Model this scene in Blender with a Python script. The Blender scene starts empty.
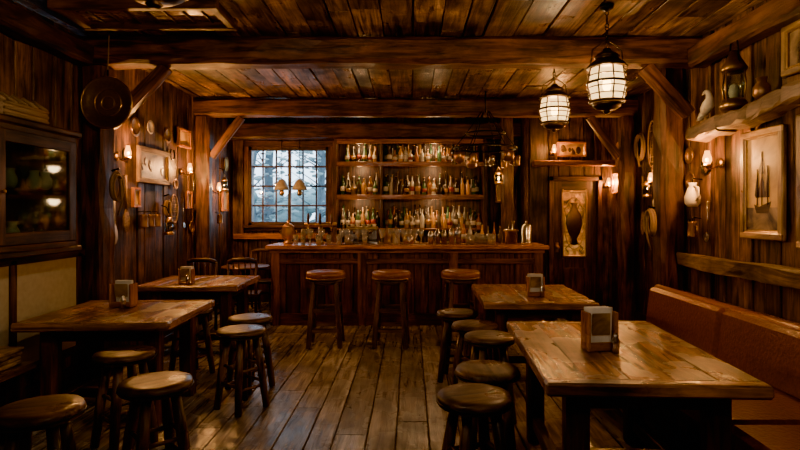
import bpy, bmesh, math, random
from mathutils import Vector, Matrix, Euler
R = random.Random(11)
U = R.uniform
pi = math.pi
scene = bpy.context.scene
col = scene.collection

# ------------------------------------------------------------------ materials
def newmat(name):
    m = bpy.data.materials.new(name); m.use_nodes = True
    nt = m.node_tree
    return m, nt, nt.nodes['Principled BSDF']

def wood(name, c1, c2, rough=.5, grain=13, bump=.35, patch=.5, scale=2.0, spec=.4):
    m, nt, b = newmat(name); N = nt.nodes; L = nt.links
    a = N.new('ShaderNodeAttribute'); a.attribute_name = 'gc'
    mp = N.new('ShaderNodeMapping'); mp.inputs['Scale'].default_value = (1.0, grain, grain)
    L.new(a.outputs['Vector'], mp.inputs['Vector'])
    n1 = N.new('ShaderNodeTexNoise'); n1.inputs['Scale'].default_value = scale
    n1.inputs['Detail'].default_value = 9; n1.inputs['Roughness'].default_value = .65
    n1.inputs['Distortion'].default_value = .7
    L.new(mp.outputs[0], n1.inputs['Vector'])
    cr = N.new('ShaderNodeValToRGB'); e = cr.color_ramp.elements
    e[0].position = .38; e[0].color = (*c1, 1); e[1].position = .64; e[1].color = (*c2, 1)
    L.new(n1.outputs['Fac'], cr.inputs[0])
    n2 = N.new('ShaderNodeTexNoise'); n2.inputs['Scale'].default_value = 3.2; n2.inputs['Detail'].default_value = 6
    L.new(a.outputs['Vector'], n2.inputs['Vector'])
    mr = N.new('ShaderNodeMapRange'); mr.inputs[1].default_value = .3; mr.inputs[2].default_value = .7
    mr.inputs[3].default_value = 1 - patch; mr.inputs[4].default_value = 1 + patch * .6
    L.new(n2.outputs['Fac'], mr.inputs[0])
    t = N.new('ShaderNodeAttribute'); t.attribute_name = 'tint'
    mu = N.new('ShaderNodeMath'); mu.operation = 'MULTIPLY'
    L.new(t.outputs['Fac'], mu.inputs[0]); L.new(mr.outputs[0], mu.inputs[1])
    vm = N.new('ShaderNodeVectorMath'); vm.operation = 'SCALE'
    L.new(cr.outputs[0], vm.inputs[0]); L.new(mu.outputs[0], vm.inputs['Scale'])
    L.new(vm.outputs[0], b.inputs['Base Color'])
    rr = N.new('ShaderNodeMapRange'); rr.inputs[1].default_value = .3; rr.inputs[2].default_value = .7
    rr.inputs[3].default_value = rough + .18; rr.inputs[4].default_value = max(.05, rough - .12)
    L.new(n2.outputs['Fac'], rr.inputs[0]); L.new(rr.outputs[0], b.inputs['Roughness'])
    bp = N.new('ShaderNodeBump'); bp.inputs['Strength'].default_value = bump; bp.inputs['Distance'].default_value = .01
    L.new(n1.outputs['Fac'], bp.inputs['Height']); L.new(bp.outputs[0], b.inputs['Normal'])
    b.inputs['Specular IOR Level'].default_value = spec
    return m

def plain(name, c, rough=.5, metal=0, bump=0, bs=40, var=.25, emit=0, ec=None, coat=0):
    m, nt, b = newmat(name); N = nt.nodes; L = nt.links
    tc = N.new('ShaderNodeTexCoord')
    n = N.new('ShaderNodeTexNoise'); n.inputs['Scale'].default_value = bs; n.inputs['Detail'].default_value = 4
    L.new(tc.outputs['Object'], n.inputs['Vector'])
    t = N.new('ShaderNodeAttribute'); t.attribute_name = 'tint'
    mr = N.new('ShaderNodeMapRange'); mr.inputs[3].default_value = 1 - var; mr.inputs[4].default_value = 1 + var
    L.new(n.outputs['Fac'], mr.inputs[0])
    mu = N.new('ShaderNodeMath'); mu.operation = 'MULTIPLY'
    L.new(t.outputs['Fac'], mu.inputs[0]); L.new(mr.outputs[0], mu.inputs[1])
    vm = N.new('ShaderNodeVectorMath'); vm.operation = 'SCALE'; vm.inputs[0].default_value = c
    L.new(mu.outputs[0], vm.inputs['Scale']); L.new(vm.outputs[0], b.inputs['Base Color'])
    b.inputs['Roughness'].default_value = rough; b.inputs['Metallic'].default_value = metal
    b.inputs['Coat Weight'].default_value = coat
    if bump:
        bp = N.new('ShaderNodeBump'); bp.inputs['Strength'].default_value = bump; bp.inputs['Distance'].default_value = .01
        L.new(n.outputs['Fac'], bp.inputs['Height']); L.new(bp.outputs[0], b.inputs['Normal'])
    if emit:
        b.inputs['Emission Color'].default_value = (*(ec or c), 1); b.inputs['Emission Strength'].default_value = emit
    return m

def glow_glass(name, c, strength, fac=.5):
    m, nt, b = newmat(name); N = nt.nodes; L = nt.links
    N.remove(b)
    out = N['Material Output']; tr = N.new('ShaderNodeBsdfTransparent'); em = N.new('ShaderNodeEmission')
    em.inputs[0].default_value = (*c, 1); em.inputs[1].default_value = strength
    mx = N.new('ShaderNodeMixShader'); mx.inputs[0].default_value = fac
    L.new(tr.outputs[0], mx.inputs[1]); L.new(em.outputs[0], mx.inputs[2]); L.new(mx.outputs[0], out.inputs[0])
    return m

def clear_glass(name, tint=(1, 1, 1), gl=.1, rough=.05, diff=0):
    m, nt, b = newmat(name); N = nt.nodes; L = nt.links
    N.remove(b)
    out = N['Material Output']; tr = N.new('ShaderNodeBsdfTransparent'); g = N.new('ShaderNodeBsdfGlossy')
    tr.inputs[0].default_value = (*tint, 1); g.inputs['Roughness'].default_value = rough
    mx = N.new('ShaderNodeMixShader'); mx.inputs[0].default_value = gl
    L.new(tr.outputs[0], mx.inputs[1]); L.new(g.outputs[0], mx.inputs[2]); last = mx
    if diff:
        d = N.new('ShaderNodeBsdfDiffuse'); d.inputs[0].default_value = (.7, .68, .62, 1)
        m2 = N.new('ShaderNodeMixShader'); m2.inputs[0].default_value = diff
        L.new(mx.outputs[0], m2.inputs[1]); L.new(d.outputs[0], m2.inputs[2]); last = m2
    L.new(last.outputs[0], out.inputs[0])
    return m

def canvas(name, stops, scale=3, emit=0):
    m, nt, b = newmat(name); N = nt.nodes; L = nt.links
    a = N.new('ShaderNodeAttribute'); a.attribute_name = 'gc'
    n = N.new('ShaderNodeTexNoise'); n.inputs['Scale'].default_value = scale; n.inputs['Detail'].default_value = 6
    n.inputs['Distortion'].default_value = 1.2
    L.new(a.outputs['Vector'], n.inputs['Vector'])
    cr = N.new('ShaderNodeValToRGB'); els = cr.color_ramp.elements
    els[0].position = .3; els[0].color = (*stops[0], 1); els[1].position = .7; els[1].color = (*stops[-1], 1)
    for i, s in enumerate(stops[1:-1]):
        e = els.new(.3 + .4 * (i + 1) / (len(stops) - 1)); e.color = (*s, 1)
    L.new(n.outputs['Fac'], cr.inputs[0]); L.new(cr.outputs[0], b.inputs['Base Color'])
    b.inputs['Roughness'].default_value = .45
    if emit:
        L.new(cr.outputs[0], b.inputs['Emission Color']); b.inputs['Emission Strength'].default_value = emit
    return m

W_DARK = wood('wood_dark', (.016, .008, .0045), (.105, .044, .019), .42)
W_WALL = wood('wood_wall', (.02, .010, .006), (.2, .094, .041), .5, 11, .8, .75)
W_BEAM = wood('wood_beam', (.028, .011, .0055), (.2, .078, .031), .45, 9, .7, .5)
W_CEIL = wood('wood_ceiling', (.04, .022, .013), (.36, .205, .105), .33, 12, .5, .85)
W_FLOOR = wood('wood_floor', (.13, .105, .084), (.50, .43, .35), .23, 12, .45, .5, spec=.6)
W_TABLE = wood('wood_table', (.10, .043, .016), (.50, .235, .088), .23, 12, .3, .7, spec=.55)
W_STOOL = wood('wood_stool', (.035, .018, .010), (.19, .10, .052), .3, 10, .35, .6)
W_BAR = wood('wood_bar', (.04, .015, .007), (.2, .078, .032), .36, 10, .35, .5)
W_BARTOP = wood('wood_bartop', (.16, .055, .018), (.48, .2, .068), .2, 10, .12, .3)
W_LOG = wood('wood_driftwood', (.09, .05, .025), (.38, .23, .12), .6, 8, .8, .5)
BLACK = plain('black_iron', (.02, .018, .016), .4, .8, .3)
BRONZE = plain('dark_bronze', (.09, .055, .03), .4, .9, .3)
BRASS = plain('aged_brass', (.45, .27, .1), .32, .95, .2)
STEEL = plain('steel', (.6, .57, .52), .2, 1)
COPPER = plain('beaten_copper', (.36, .2, .09), .33, .85, .5, 18)
LEATHER = plain('brown_leather', (.19, .06, .026), .28, 0, .4, 45, .5)
PLASTER = plain('plaster', (.38, .31, .19), .8, 0, .3, 25, .2)
CREAM = plain('cream_ceramic', (.6, .52, .4), .35, 0, .1)
BONE = plain('bone', (.5, .43, .32), .6, 0, .4)
ROPE = plain('rope', (.25, .16, .08), .85, 0, .8, 120)
PAPER = plain('paper', (.66, .6, .5), .7, 0, 0, 14, .3)
RED = plain('red_paint', (.35, .04, .02), .4)
GOLD = wood('gilded_frame', (.16, .08, .025), (.55, .33, .11), .35, 6, .3, .4)
WGLOW = glow_glass('lantern_glass', (1, .6, .2), 3.4, .5)
SGLOW = glow_glass('sconce_glass', (1, .34, .05), 4.5, .6)
BULB = plain('bulb', (1, .8, .5), .5, emit=16, ec=(1, .55, .16))
PANE = clear_glass('window_pane', (1, 1, 1), .05, .02)
CABGLASS = clear_glass('cabinet_glass', (.6, .7, .66), .14, .04)
DRINKG = clear_glass('drinking_glass', (.88, .88, .86), .35, .08, .16)
AMBERP = canvas('amber_leaded_glass_glow', [(.05, .018, .004), (.42, .18, .035), (.75, .42, .12)], 9, .28)  # faint emission stands in for light from the room beyond the door
ART1 = canvas('oil_painting_gold', [(.16, .08, .02), (.55, .33, .09), (.8, .55, .2)], 2.5)
ART2 = canvas('oil_painting_dark', [(.03, .02, .012), (.2, .12, .05), (.4, .27, .12)], 5)
TREE = plain('tree_bark', (.07, .10, .12), .9, 0, .5, 8)
LEAF = plain('tree_leaves', (.19, .27, .28), .9, 0, .5, 8)
GRASS = plain('garden_ground', (.22, .28, .27), .9, 0, .5, 3)
bottle_mats = [plain('bottle_amber', (.28, .1, .025), .1, 0, coat=.8), plain('bottle_green', (.045, .1, .045), .1, 0, coat=.8),
               plain('bottle_clear', (.42, .4, .34), .1, 0, coat=.8), plain('bottle_dark', (.03, .022, .018), .08, 0, coat=.8),
               plain('bottle_honey', (.48, .26, .08), .1, 0, coat=.8), plain('bottle_smoke', (.12, .09, .07), .1, 0, coat=.8)]

# ------------------------------------------------------------------ mesh builder
class MB:
    def __init__(s, name, M=None):
        s.name = name; s.M = M or Matrix.Identity(4)
        s.v = []; s.f = []; s.mi = []; s.gc = []; s.ti = []; s.mats = []; s.sm = []
    def raw(s, verts, faces, mat, T=None, smooth=False, tint=None, axis=None):
        vs = [Vector(v) for v in verts]
        if axis is None:
            ext = [max(v[i] for v in vs) - min(v[i] for v in vs) for i in range(3)]
            axis = ext.index(max(ext))
        off = Vector((U(0, 30), U(0, 30), U(0, 30)))
        o = (axis, (axis + 1) % 3, (axis + 2) % 3)
        t = U(.72, 1.28) if tint is None else tint
        if mat not in s.mats: s.mats.append(mat)
        k = s.mats.index(mat); base = len(s.v)
        T2 = s.M @ T if T is not None else s.M
        for v in vs:
            s.gc.append((v[o[0]] + off[0], v[o[1]] + off[1], v[o[2]] + off[2])); s.ti.append(t)
            s.v.append(T2 @ v)
        for f in faces:
            s.f.append([i + base for i in f]); s.mi.append(k); s.sm.append(smooth)
    def box(s, c, size, mat, rot=None, bev=.005, tint=None, axis=None):
        T = Matrix.Translation(c)
        if rot: T = T @ Euler(rot).to_matrix().to_4x4()
        h = [x / 2 for x in size]
        b = min(bev, min(h) * .45)
        V = []; idx = {}
        for sx in (-1, 1):
            for sy in (-1, 1):
                for sz in (-1, 1):
                    for a in range(3):
                        p = [sx * (h[0] - b), sy * (h[1] - b), sz * (h[2] - b)]
                        p[a] = (sx, sy, sz)[a] * h[a]
                        idx[(sx, sy, sz, a)] = len(V); V.append(p)
        F = []
        for a in range(3):
            for sg in (-1, 1):
                o1, o2 = [i for i in range(3) if i != a]
                q = []
                for (u, w) in ((-1, -1), (1, -1), (1, 1), (-1, 1)):
                    k = [0, 0, 0]; k[a] = sg; k[o1] = u; k[o2] = w; q.append(idx[(*k, a)])
                F.append(q)
        for a in range(3):
            o1, o2 = [i for i in range(3) if i != a]
            for u in (-1, 1):
                for w in (-1, 1):
                    k0 = [0, 0, 0]; k0[o1] = u; k0[o2] = w; k1 = list(k0); k0[a] = -1; k1[a] = 1
                    F.append([idx[(*k0, o1)], idx[(*k1, o1)], idx[(*k1, o2)], idx[(*k0, o2)]])
        for sx in (-1, 1):
            for sy in (-1, 1):
                for sz in (-1, 1): F.append([idx[(sx, sy, sz, a)] for a in range(3)])
        G = []
        for f in F:
            p = [Vector(V[i]) for i in f]
            n = (p[1] - p[0]).cross(p[2] - p[0]); cc = sum(p, Vector()) / len(p)
            G.append(f if n.dot(cc) > 0 else f[::-1])
        s.raw(V, G, mat, T, False, tint, axis)
    def lathe(s, prof, mat, T=None, seg=16, smooth=True, tint=None, c=(0, 0, 0), jit=0):
        T = (T or Matrix.Identity(4)) @ Matrix.Translation(c)
        V = []; F = []
        js = [1 + U(-jit, jit) for _ in range(seg)]
        for (r, z) in prof:
            for i in range(seg):
                a = 2 * pi * i / seg; V.append((r * js[i] * math.cos(a), r * js[i] * math.sin(a), z))
        n = len(prof)
        for j in range(n - 1):
            for i in range(seg):
                k = (i + 1) % seg
                F.append([j * seg + i, j * seg + k, (j + 1) * seg + k, (j + 1) * seg + i])
        if prof[0][0] > 1e-4: F.append(list(range(seg))[::-1])
        if prof[-1][0] > 1e-4: F.append([(n - 1) * seg + i for i in range(seg)])
        s.raw(V, F, mat, T, smooth, tint)
    def tube(s, pts, r, mat, seg=8, tint=None, closed=False, smooth=True):
        pts = [Vector(p) for p in pts]; n = len(pts)
        rs = r if isinstance(r, (list, tuple)) else [r] * n
        V = []; F = []; prev = None
        for i, p in enumerate(pts):
            if closed: t = (pts[(i + 1) % n] - pts[i - 1])
            else: t = pts[min(i + 1, n - 1)] - pts[max(i - 1, 0)]
            t.normalize()
            if prev is None:
                up = Vector((0, 0, 1)) if abs(t.z) < .9 else Vector((1, 0, 0))
                a = t.cross(up).normalized()
            else:
                a = (prev - t * prev.dot(t)).normalized()
            prev = a; b = t.cross(a)
            for k in range(seg):
                w = 2 * pi * k / seg
                V.append(p + (a * math.cos(w) + b * math.sin(w)) * rs[i])
        m = n if closed else n - 1
        for j in range(m):
            for k in range(seg):
                q = (k + 1) % seg; j2 = (j + 1) % n
                F.append([j * seg + k, j * seg + q, j2 * seg + q, j2 * seg + k])
        if not closed:
            F.append(list(range(seg))[::-1]); F.append([(n - 1) * seg + k for k in range(seg)])
        s.raw(V, F, mat, None, smooth, tint)
    def ring(s, c, Rad, r, mat, axis='z', seg=28, sx=1, sy=1):
        P = []
        for i in range(seg):
            a = 2 * pi * i / seg; u, v = Rad * sx * math.cos(a), Rad * sy * math.sin(a)
            P.append({'z': (c[0] + u, c[1] + v, c[2]), 'x': (c[0], c[1] + u, c[2] + v), 'y': (c[0] + u, c[1], c[2] + v)}[axis])
        s.tube(P, r, mat, 6, closed=True)
    def beam(s, p0, p1, w, h, mat, jit=.008, step=.25, tint=None, ch=.15):
        p0 = Vector(p0); p1 = Vector(p1); d = p1 - p0; Ln = d.length; d.normalize()
        up = Vector((0, 0, 1)) if abs(d.z) < .9 else Vector((0, 1, 0))
        a = d.cross(up).normalized(); b = a.cross(d).normalized()
        n = max(2, int(Ln / step) + 1)
        cx, cy = w / 2, h / 2; k = min(w, h) * ch
        base = [(cx, cy - k), (cx - k, cy), (-cx + k, cy), (-cx, cy - k), (-cx, -cy + k), (-cx + k, -cy), (cx - k, -cy), (cx, -cy + k)]
        V = []; F = []
        for i in range(n):
            for (u, v) in base:
                V.append((Ln * i / (n - 1), u + U(-jit, jit), v + U(-jit, jit)))
        for i in range(n - 1):
            for q in range(8):
                r_ = (q + 1) % 8
                F.append([i * 8 + q, i * 8 + r_, (i + 1) * 8 + r_, (i + 1) * 8 + q])
        F.append(list(range(8))[::-1]); F.append([(n - 1) * 8 + q for q in range(8)])
        T = Matrix(((d.x, a.x, b.x, p0.x), (d.y, a.y, b.y, p0.y), (d.z, a.z, b.z, p0.z), (0, 0, 0, 1)))
        s.raw(V, F, mat, T, False, tint, 0)
    def ball(s, c, r, mat, sc=(1, 1, 1), seg=12, tint=None):
        n = seg // 2 + 1
        pr = [(max(1e-5, math.sin(pi * i / (n - 1))), -math.cos(pi * i / (n - 1))) for i in range(n)]
        T = Matrix.Translation(c) @ Matrix.Diagonal((r * sc[0], r * sc[1], r * sc[2], 1))
        s.lathe(pr, mat, T, seg, True, tint)
    def done(s, parent=None):
        xs = [v.x for v in s.v]; ys = [v.y for v in s.v]; zs = [v.z for v in s.v]
        o = Vector(((min(xs) + max(xs)) / 2, (min(ys) + max(ys)) / 2, min(zs)))
        me = bpy.data.meshes.new(s.name)
        me.from_pydata([tuple(v - o) for v in s.v], [], s.f)
        a = me.attributes.new('gc', 'FLOAT_VECTOR', 'POINT'); a.data.foreach_set('vector', [x for g in s.gc for x in g])
        a = me.attributes.new('tint', 'FLOAT', 'POINT'); a.data.foreach_set('value', s.ti)
        for m in s.mats: me.materials.append(m)
        me.polygons.foreach_set('material_index', s.mi); me.polygons.foreach_set('use_smooth', s.sm)
        me.update()
        ob = bpy.data.objects.new(s.name, me); ob.location = o; col.objects.link(ob)
        return ob

def dup(ob, loc, rz=0):
    o = ob.copy(); o.location = loc; o.rotation_euler = (0, 0, rz); col.objects.link(o); return o

def point(name, loc, power, color=(1, .56, .22), size=.05, parent=None):
    l = bpy.data.lights.new(name, 'POINT'); l.energy = power; l.color = color; l.shadow_soft_size = size
    o = bpy.data.objects.new(name, l); col.objects.link(o)
    if parent: o.parent = parent; o.location = Vector(loc) - parent.location
    else: o.location = loc
    return o

def frameM(o, u, v, n):
    return Matrix(((u[0], v[0], n[0], o[0]), (u[1], v[1], n[1], o[1]), (u[2], v[2], n[2], o[2]), (0, 0, 0, 1)))
XL, XR, XR2, YB, YD, ZC = -3.1, 2.75, 3.25, 9.4, 8.6, 3.2
def WL(y, z, x=XL + .045): return frameM((x, y, z), (0, 1, 0), (0, 0, 1), (1, 0, 0))
def WR(y, z, x=XR - .055): return frameM((x, y, z), (0, -1, 0), (0, 0, 1), (-1, 0, 0))
def WA(y, z): return WR(y, z, XR2 - .055)
def WB(x, z, y=YB - .045): return frameM((x, y, z), (1, 0, 0), (0, 0, 1), (0, -1, 0))

# ------------------------------------------------------------------ shell
fl = MB('floor')
fl.box((.08, 3.9, -.07), (7.0, 11.4, .1), W_DARK)
x = XL - .1
while x < XR2 + .1:
    w = U(.17, .24); y = -1.6 + U(-1.5, 0)
    while y < 9.5:
        l = U(1.8, 3.6); y0 = max(y, -1.6); y1 = min(y + l, 9.5)
        if y1 - y0 > .05:
            fl.box((x + w / 2, (y0 + y1) / 2, -.01 + U(-.002, .0)), (w - .01, y1 - y0 - .004, .02), W_FLOOR, bev=.003, tint=U(.6, 1.15), axis=1)
        y += l
    x += w
fl.done()

ce = MB('ceiling')
ce.box((.08, 3.9, ZC + .08), (7.0, 11.4, .1), W_DARK)
x = XL - .1
while x < XR2 + .1:
    w = U(.18, .28); y = -1.6 + U(-1.5, 0)
    while y < 9.5:
        l = U(1.0, 3.0); y0 = max(y, -1.6); y1 = min(y + l, 9.5)
        if y1 - y0 > .05:
            ce.box((x + w / 2, (y0 + y1) / 2, ZC + .015 + U(-.012, .008)), (w - .012, y1 - y0 - .006, .03), W_CEIL, rot=(0, U(-.02, .02), 0), bev=.004, tint=U(.25, 1.6), axis=1)
        y += l
    x += w
ce.done()

def plank_wall(name, axis, const, nrm, a0, a1, z0=0, z1=ZC, openings=(), mat=W_WALL, wmin=.12, wmax=.27, jit=.012):
    m = MB(name)
    def put(a, b, za, zb, d0, d1, mt, **k):
        if b - a < .01 or zb - za < .01: return
        c = const + nrm * (d0 + d1) / 2
        if axis == 'y': m.box((c, (a + b) / 2, (za + zb) / 2), (abs(d1 - d0), b - a, zb - za), mt, **k)
        else: m.box(((a + b) / 2, c, (za + zb) / 2), (b - a, abs(d1 - d0), zb - za), mt, **k)
    def split(a, b, d0, d1, mt, **k):
        for (oa, ob, za, zb) in openings:
            if a >= oa - 1e-4 and b <= ob + 1e-4:
                put(a, b, z0, za, d0, d1, mt, **k); put(a, b, zb, z1, d0, d1, mt, **k); return
        put(a, b, z0, z1, d0, d1, mt, **k)
    cuts = sorted({a0, a1} | {o[0] for o in openings} | {o[1] for o in openings})
    for i in range(len(cuts) - 1):
        split(cuts[i], cuts[i + 1], -.12, 0, W_DARK, bev=.001)
        a = cuts[i]
        while a < cuts[i + 1] - 1e-3:
            w = U(wmin, wmax); b = min(a + w, cuts[i + 1])
            if cuts[i + 1] - b < .07: b = cuts[i + 1]
            split(a + .005, b - .005, 0, .03 + U(-jit, jit), mat, bev=.008, tint=U(.4, 1.5), axis=2)
            a = b
    return m.done()

plank_wall('wall_left', 'y', XL, 1, -1.6, YB)
plank_wall('wall_right', 'y', XR, -1, -1.6, 5.65, jit=.02, wmin=.09, wmax=.22)
plank_wall('wall_right_alcove', 'y', XR2, -1, 5.65, YD, jit=.02, wmin=.09, wmax=.22)
plank_wall('wall_alcove_return', 'x', 5.65, 1, XR, XR2)
WX0, WX1, WZ0, WZ1 = -2.80, -1.40, 1.33, 2.69
plank_wall('wall_back', 'x', YB, -1, XL, 1.9, openings=[(WX0, WX1, WZ0, WZ1)])
plank_wall('wall_back_door_bay', 'x', YD, -1, 1.9, XR2, openings=[(2.2, 3.04, 0, 2.12)])
plank_wall('wall_bay_return', 'y', 1.9, -1, YD, YB)
plank_wall('wall_front', 'x', -1.6, 1, XL, XR)

def timber(name, p0, p1, w, h, mat=W_BEAM, jit=.01, **k):
    m = MB(name); m.beam(p0, p1, w, h, mat, jit, **k); return m.done()
timber('ceiling_beam', (XL + .04, 5.1, 3.06), (XR - .03, 5.1, 3.06), .27, .25, tint=1.0)
timber('ceiling_beam', (XL + .04, 7.75, 3.05), (XR2 - .03, 7.75, 3.05), .24, .24, tint=.9)
timber('ceiling_beam', (XL + .04, 9.15, 2.93), (1.86, 9.15, 2.93), .2, .28, tint=.7)
timber('ceiling_beam', (XL + .04, 2.3, 3.06), (XR - .03, 2.3, 3.06), .27, .25)
timber('trim_wall_plate_right', (XR - .12, -1.5, 2.98), (XR - .12, 4.95, 2.98), .16, .2, tint=.8)
timber('trim_wall_plate_left', (XL + .12, -1.5, 3.0), (XL + .12, 4.95, 3.0), .16, .2, tint=.5)
for (x, y, w) in ((XL + .15, 5.1, .22), (XL + .14, 7.75, .2), (XR - .15, 5.42, .24), (XR2 - .14, 7.75, .2)):
    zt = 2.92 if y != 5.42 else 3.18
    timber('timber_post', (x, y, 0), (x, y, zt), w, w, W_BEAM, .014, tint=.7)
timber('timber_post', (1.5, 8.35, 0), (1.5, 8.35, 3.18), .17, .17, W_BEAM, .01, tint=.8)
timber('timber_brace', (XL + .27, 5.1, 2.38), (-2.3, 5.1, 2.93), .11, .12)
timber('timber_brace', (XL + .26, 7.75, 2.35), (-2.42, 7.75, 2.92), .1, .11)
timber('timber_brace', (XR - .13, 5.1, 2.48), (2.22, 5.1, 2.93), .12, .13)
timber('timber_brace', (XR2 - .26, 7.75, 2.35), (2.58, 7.75, 2.92), .1, .11)
timber('trim_chair_rail_right', (XR - .1, -1.4, 1.1), (XR - .1, 5.28, 1.1), .1, .13, W_LOG, .016, tint=.7)
timber('trim_lintel_bay', (1.93, YD - .14, 2.32), (XR2 - .07, YD - .14, 2.32), .18, .09, W_BARTOP, .006, tint=.6)
timber('baseboard_left', (XL + .06, -1.4, .09), (XL + .06, 4.95, .09), .03, .16, W_DARK, .002)
timber('baseboard_right', (XR2 - .07, 5.8, .09), (XR2 - .07, 7.6, .09), .03, .16, W_DARK, .002)
timber('trim_window_wainscot', (XL + .06, YB - .08, 1.14), (-1.42, YB - .08, 1.14), .05, .1, W_BARTOP, .002)

m = MB('plaster_wall_panel')
m.box((XL + .065, 3.6, .79), (.03, 2.7, .92), PLASTER, tint=1)
for z in (.32, 1.19): m.box((XL + .07, 3.6, z), (.05, 2.8, .07), W_DARK)
for y in (2.25, 3.2, 4.1, 4.92): m.box((XL + .07, y, .76), (.05, .07, .86), W_DARK)
m.done()

# ------------------------------------------------------------------ window
m = MB('window_1')
cx, cz = (WX0 + WX1) / 2, (WZ0 + WZ1) / 2; ww, wh = WX1 - WX0, WZ1 - WZ0
for sx in (-1, 1): m.box((cx + sx * (ww / 2 - .03), YB + .02, cz), (.06, .16, wh), W_DARK)
for sz in (-1, 1): m.box((cx, YB + .02, cz + sz * (wh / 2 - .03)), (ww, .16, .06), W_DARK)
for sx in (-1, 1): m.box((cx + sx * (ww / 2 + .03), YB - .05, cz), (.08, .04, wh + .2), W_BEAM)
for sz in (-1, 1): m.box((cx, YB - .05, cz + sz * (wh / 2 + .05)), (ww + .14, .05, .1), W_BEAM)
m.box((cx, YB - .09, WZ0 - .02), (ww + .14, .14, .04), W_BEAM)
m.box((cx, YB + .03, cz), (.055, .06, wh), W_DARK)
for i in (1, 2, 4, 5): m.box((WX0 + ww * i / 6, YB + .035, cz), (.028, .04, wh), W_DARK)
for i in range(1, 4): m.box((cx, YB + .035, WZ0 + wh * i / 4), (ww, .04, .03), W_DARK)
m.box((cx, YB + .035, cz), (ww - .08, .006, wh - .08), PANE)
m.done()

g = MB('garden_ground'); g.box((-3, 20, -.25), (40, 20, .2), GRASS); g.done()
for (x, y, r) in ((-3.95, 13.5, .16), (-2.35, 14.5, .1), (-6.2, 17, .26), (-4.7, 18.3, .2), (-2.9, 17.5, .16), (-5.3, 15, .08)):
    t = MB('garden_tree'); P = []
    for i in range(9): P.append((x + U(-.12, .12), y + U(-.1, .1), -.2 + i * .8))
    t.tube(P, [r * (1 - .07 * i) for i in range(9)], TREE, 8)
    for i in range(1, 9):
        for q in range(4):
            a = U(0, 2 * pi); l = U(.6, 1.6); b0 = Vector(P[i])
            pts = [b0 + Vector((math.cos(a) * l * s_ / 3, math.sin(a) * l * s_ / 3, l * .5 * s_ / 3 + U(-.08, .08))) for s_ in range(4)]
            t.tube(pts, [r * .22, r * .15, r * .09, .006], TREE, 5)
            for z in range(7):
                p = pts[R.choice((1, 2, 3, 3))] + Vector((U(-.5, .5), U(-.5, .5), U(-.35, .35)))
                t.ball(p, U(.03, .09), LEAF, (1.5, 1, .6), 6)
    t.done()
h = MB('garden_hedge')
for k in range(200): h.ball((U(-11, -1), U(21.8, 22.8), U(.1, 2.3)), U(.2, .45), LEAF, (1.2, 1, .9), 8)
h.done()

# ------------------------------------------------------------------ door
m = MB('door_1')
yd = YD + .03
for x in (2.235, 3.005): m.box((x, YD - .01, 1.06), (.07, .14, 2.12), W_BEAM)
m.box((2.62, YD - .01, 2.085), (.84, .14, .07), W_BEAM)
for x, w in ((2.345, .15), (2.895, .15)): m.box((x, yd, 1.03), (w, .05, 2.05), W_DARK)
m.box((2.62, yd, 1.98), (.42, .05, .17), W_DARK); m.box((2.62, yd, .42), (.42, .05, .84), W_DARK)
m.box((2.62, yd, 1.37), (.41, .012, 1.07), AMBERP, tint=1)
m.box((2.62, yd - .03, .42), (.34, .02, .5), W_BEAM)
for x in (2.43, 2.81): m.box((x, yd - .025, 1.37), (.03, .03, 1.1), BRASS)
for z in (.85, 1.89): m.box((2.62, yd - .025, z), (.41, .03, .03), BRASS)
m.lathe([(.02, -.3), (.09, -.28), (.05, -.2), (.12, -.1), (.17, .05), (.15, .18), (.06, .28), (.05, .34), (.09, .38)], BRASS,
        Matrix.Translation((2.62, yd - .012, 1.33)) @ Matrix.Diagonal((.8, .12, 1.0, 1)), 20, tint=.3)
for s_ in (-1, 1):
    m.tube([(2.62 + s_ * .12, yd - .02, 1.45), (2.62 + s_ * .16, yd - .02, 1.6), (2.62 + s_ * .08, yd - .02, 1.68), (2.62 + s_ * .05, yd - .02, 1.6)], .008, BRASS, 6, tint=.5)
    m.tube([(2.62 + s_ * .04, yd - .02, 1.08), (2.62 + s_ * .14, yd - .02, .98), (2.62 + s_ * .1, yd - .02, .92)], .008, BRASS, 6, tint=.5)
m.ring((2.62, yd - .02, 1.38), .16, .008, BRASS, 'y', sx=1, sy=2.6)
m.ball((2.34, yd - .06, 1.0), .035, BRASS); m.box((2.34, yd - .03, 1.0), (.05, .012, .16), BRASS)
m.done()

# ------------------------------------------------------------------ bar counter
m = MB('bar_counter')
BX0, BX1, BY0, BY1 = -1.9, 1.82, 7.45, 8.0
m.box(((BX0 + BX1) / 2, 7.73, 1.075), (BX1 - BX0 + .16, .74, .055), W_BARTOP, bev=.015, tint=1.4)
m.box(((BX0 + BX1) / 2, 7.45, 1.025), (BX1 - BX0 + .06, .07, .06), W_BARTOP, tint=.7)
m.box(((BX0 + BX1) / 2, 7.74, .53), (BX1 - BX0 - .06, .5, .99), W_DARK)
x = BX0
while x < BX1 - .02:
    w = min(U(.15, .22), BX1 - x); m.box((x + w / 2, 7.475, .53), (w - .006, .03, .94), W_BAR, tint=U(.5, 1.3), axis=2); x += w
for s_ in (-1, 1):
    xx = BX0 if s_ < 0 else BX1
    for k in range(3): m.box((xx, 7.57 + k * .17, .53), (.03, .16, .94), W_BAR, axis=2)
for x in (BX0 + .05, -.66, .6, BX1 - .05): m.box((x, 7.45, .5), (.12, .06, 1.0), W_BAR, tint=1.3)
m.box(((BX0 + BX1) / 2, 7.45, .08), (BX1 - BX0 + .04, .05, .16), W_BAR, tint=.7)
m.box(((BX0 + BX1) / 2, 7.45, .88), (BX1 - BX0 + .02, .04, .07), W_BAR)
m.done()

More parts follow.
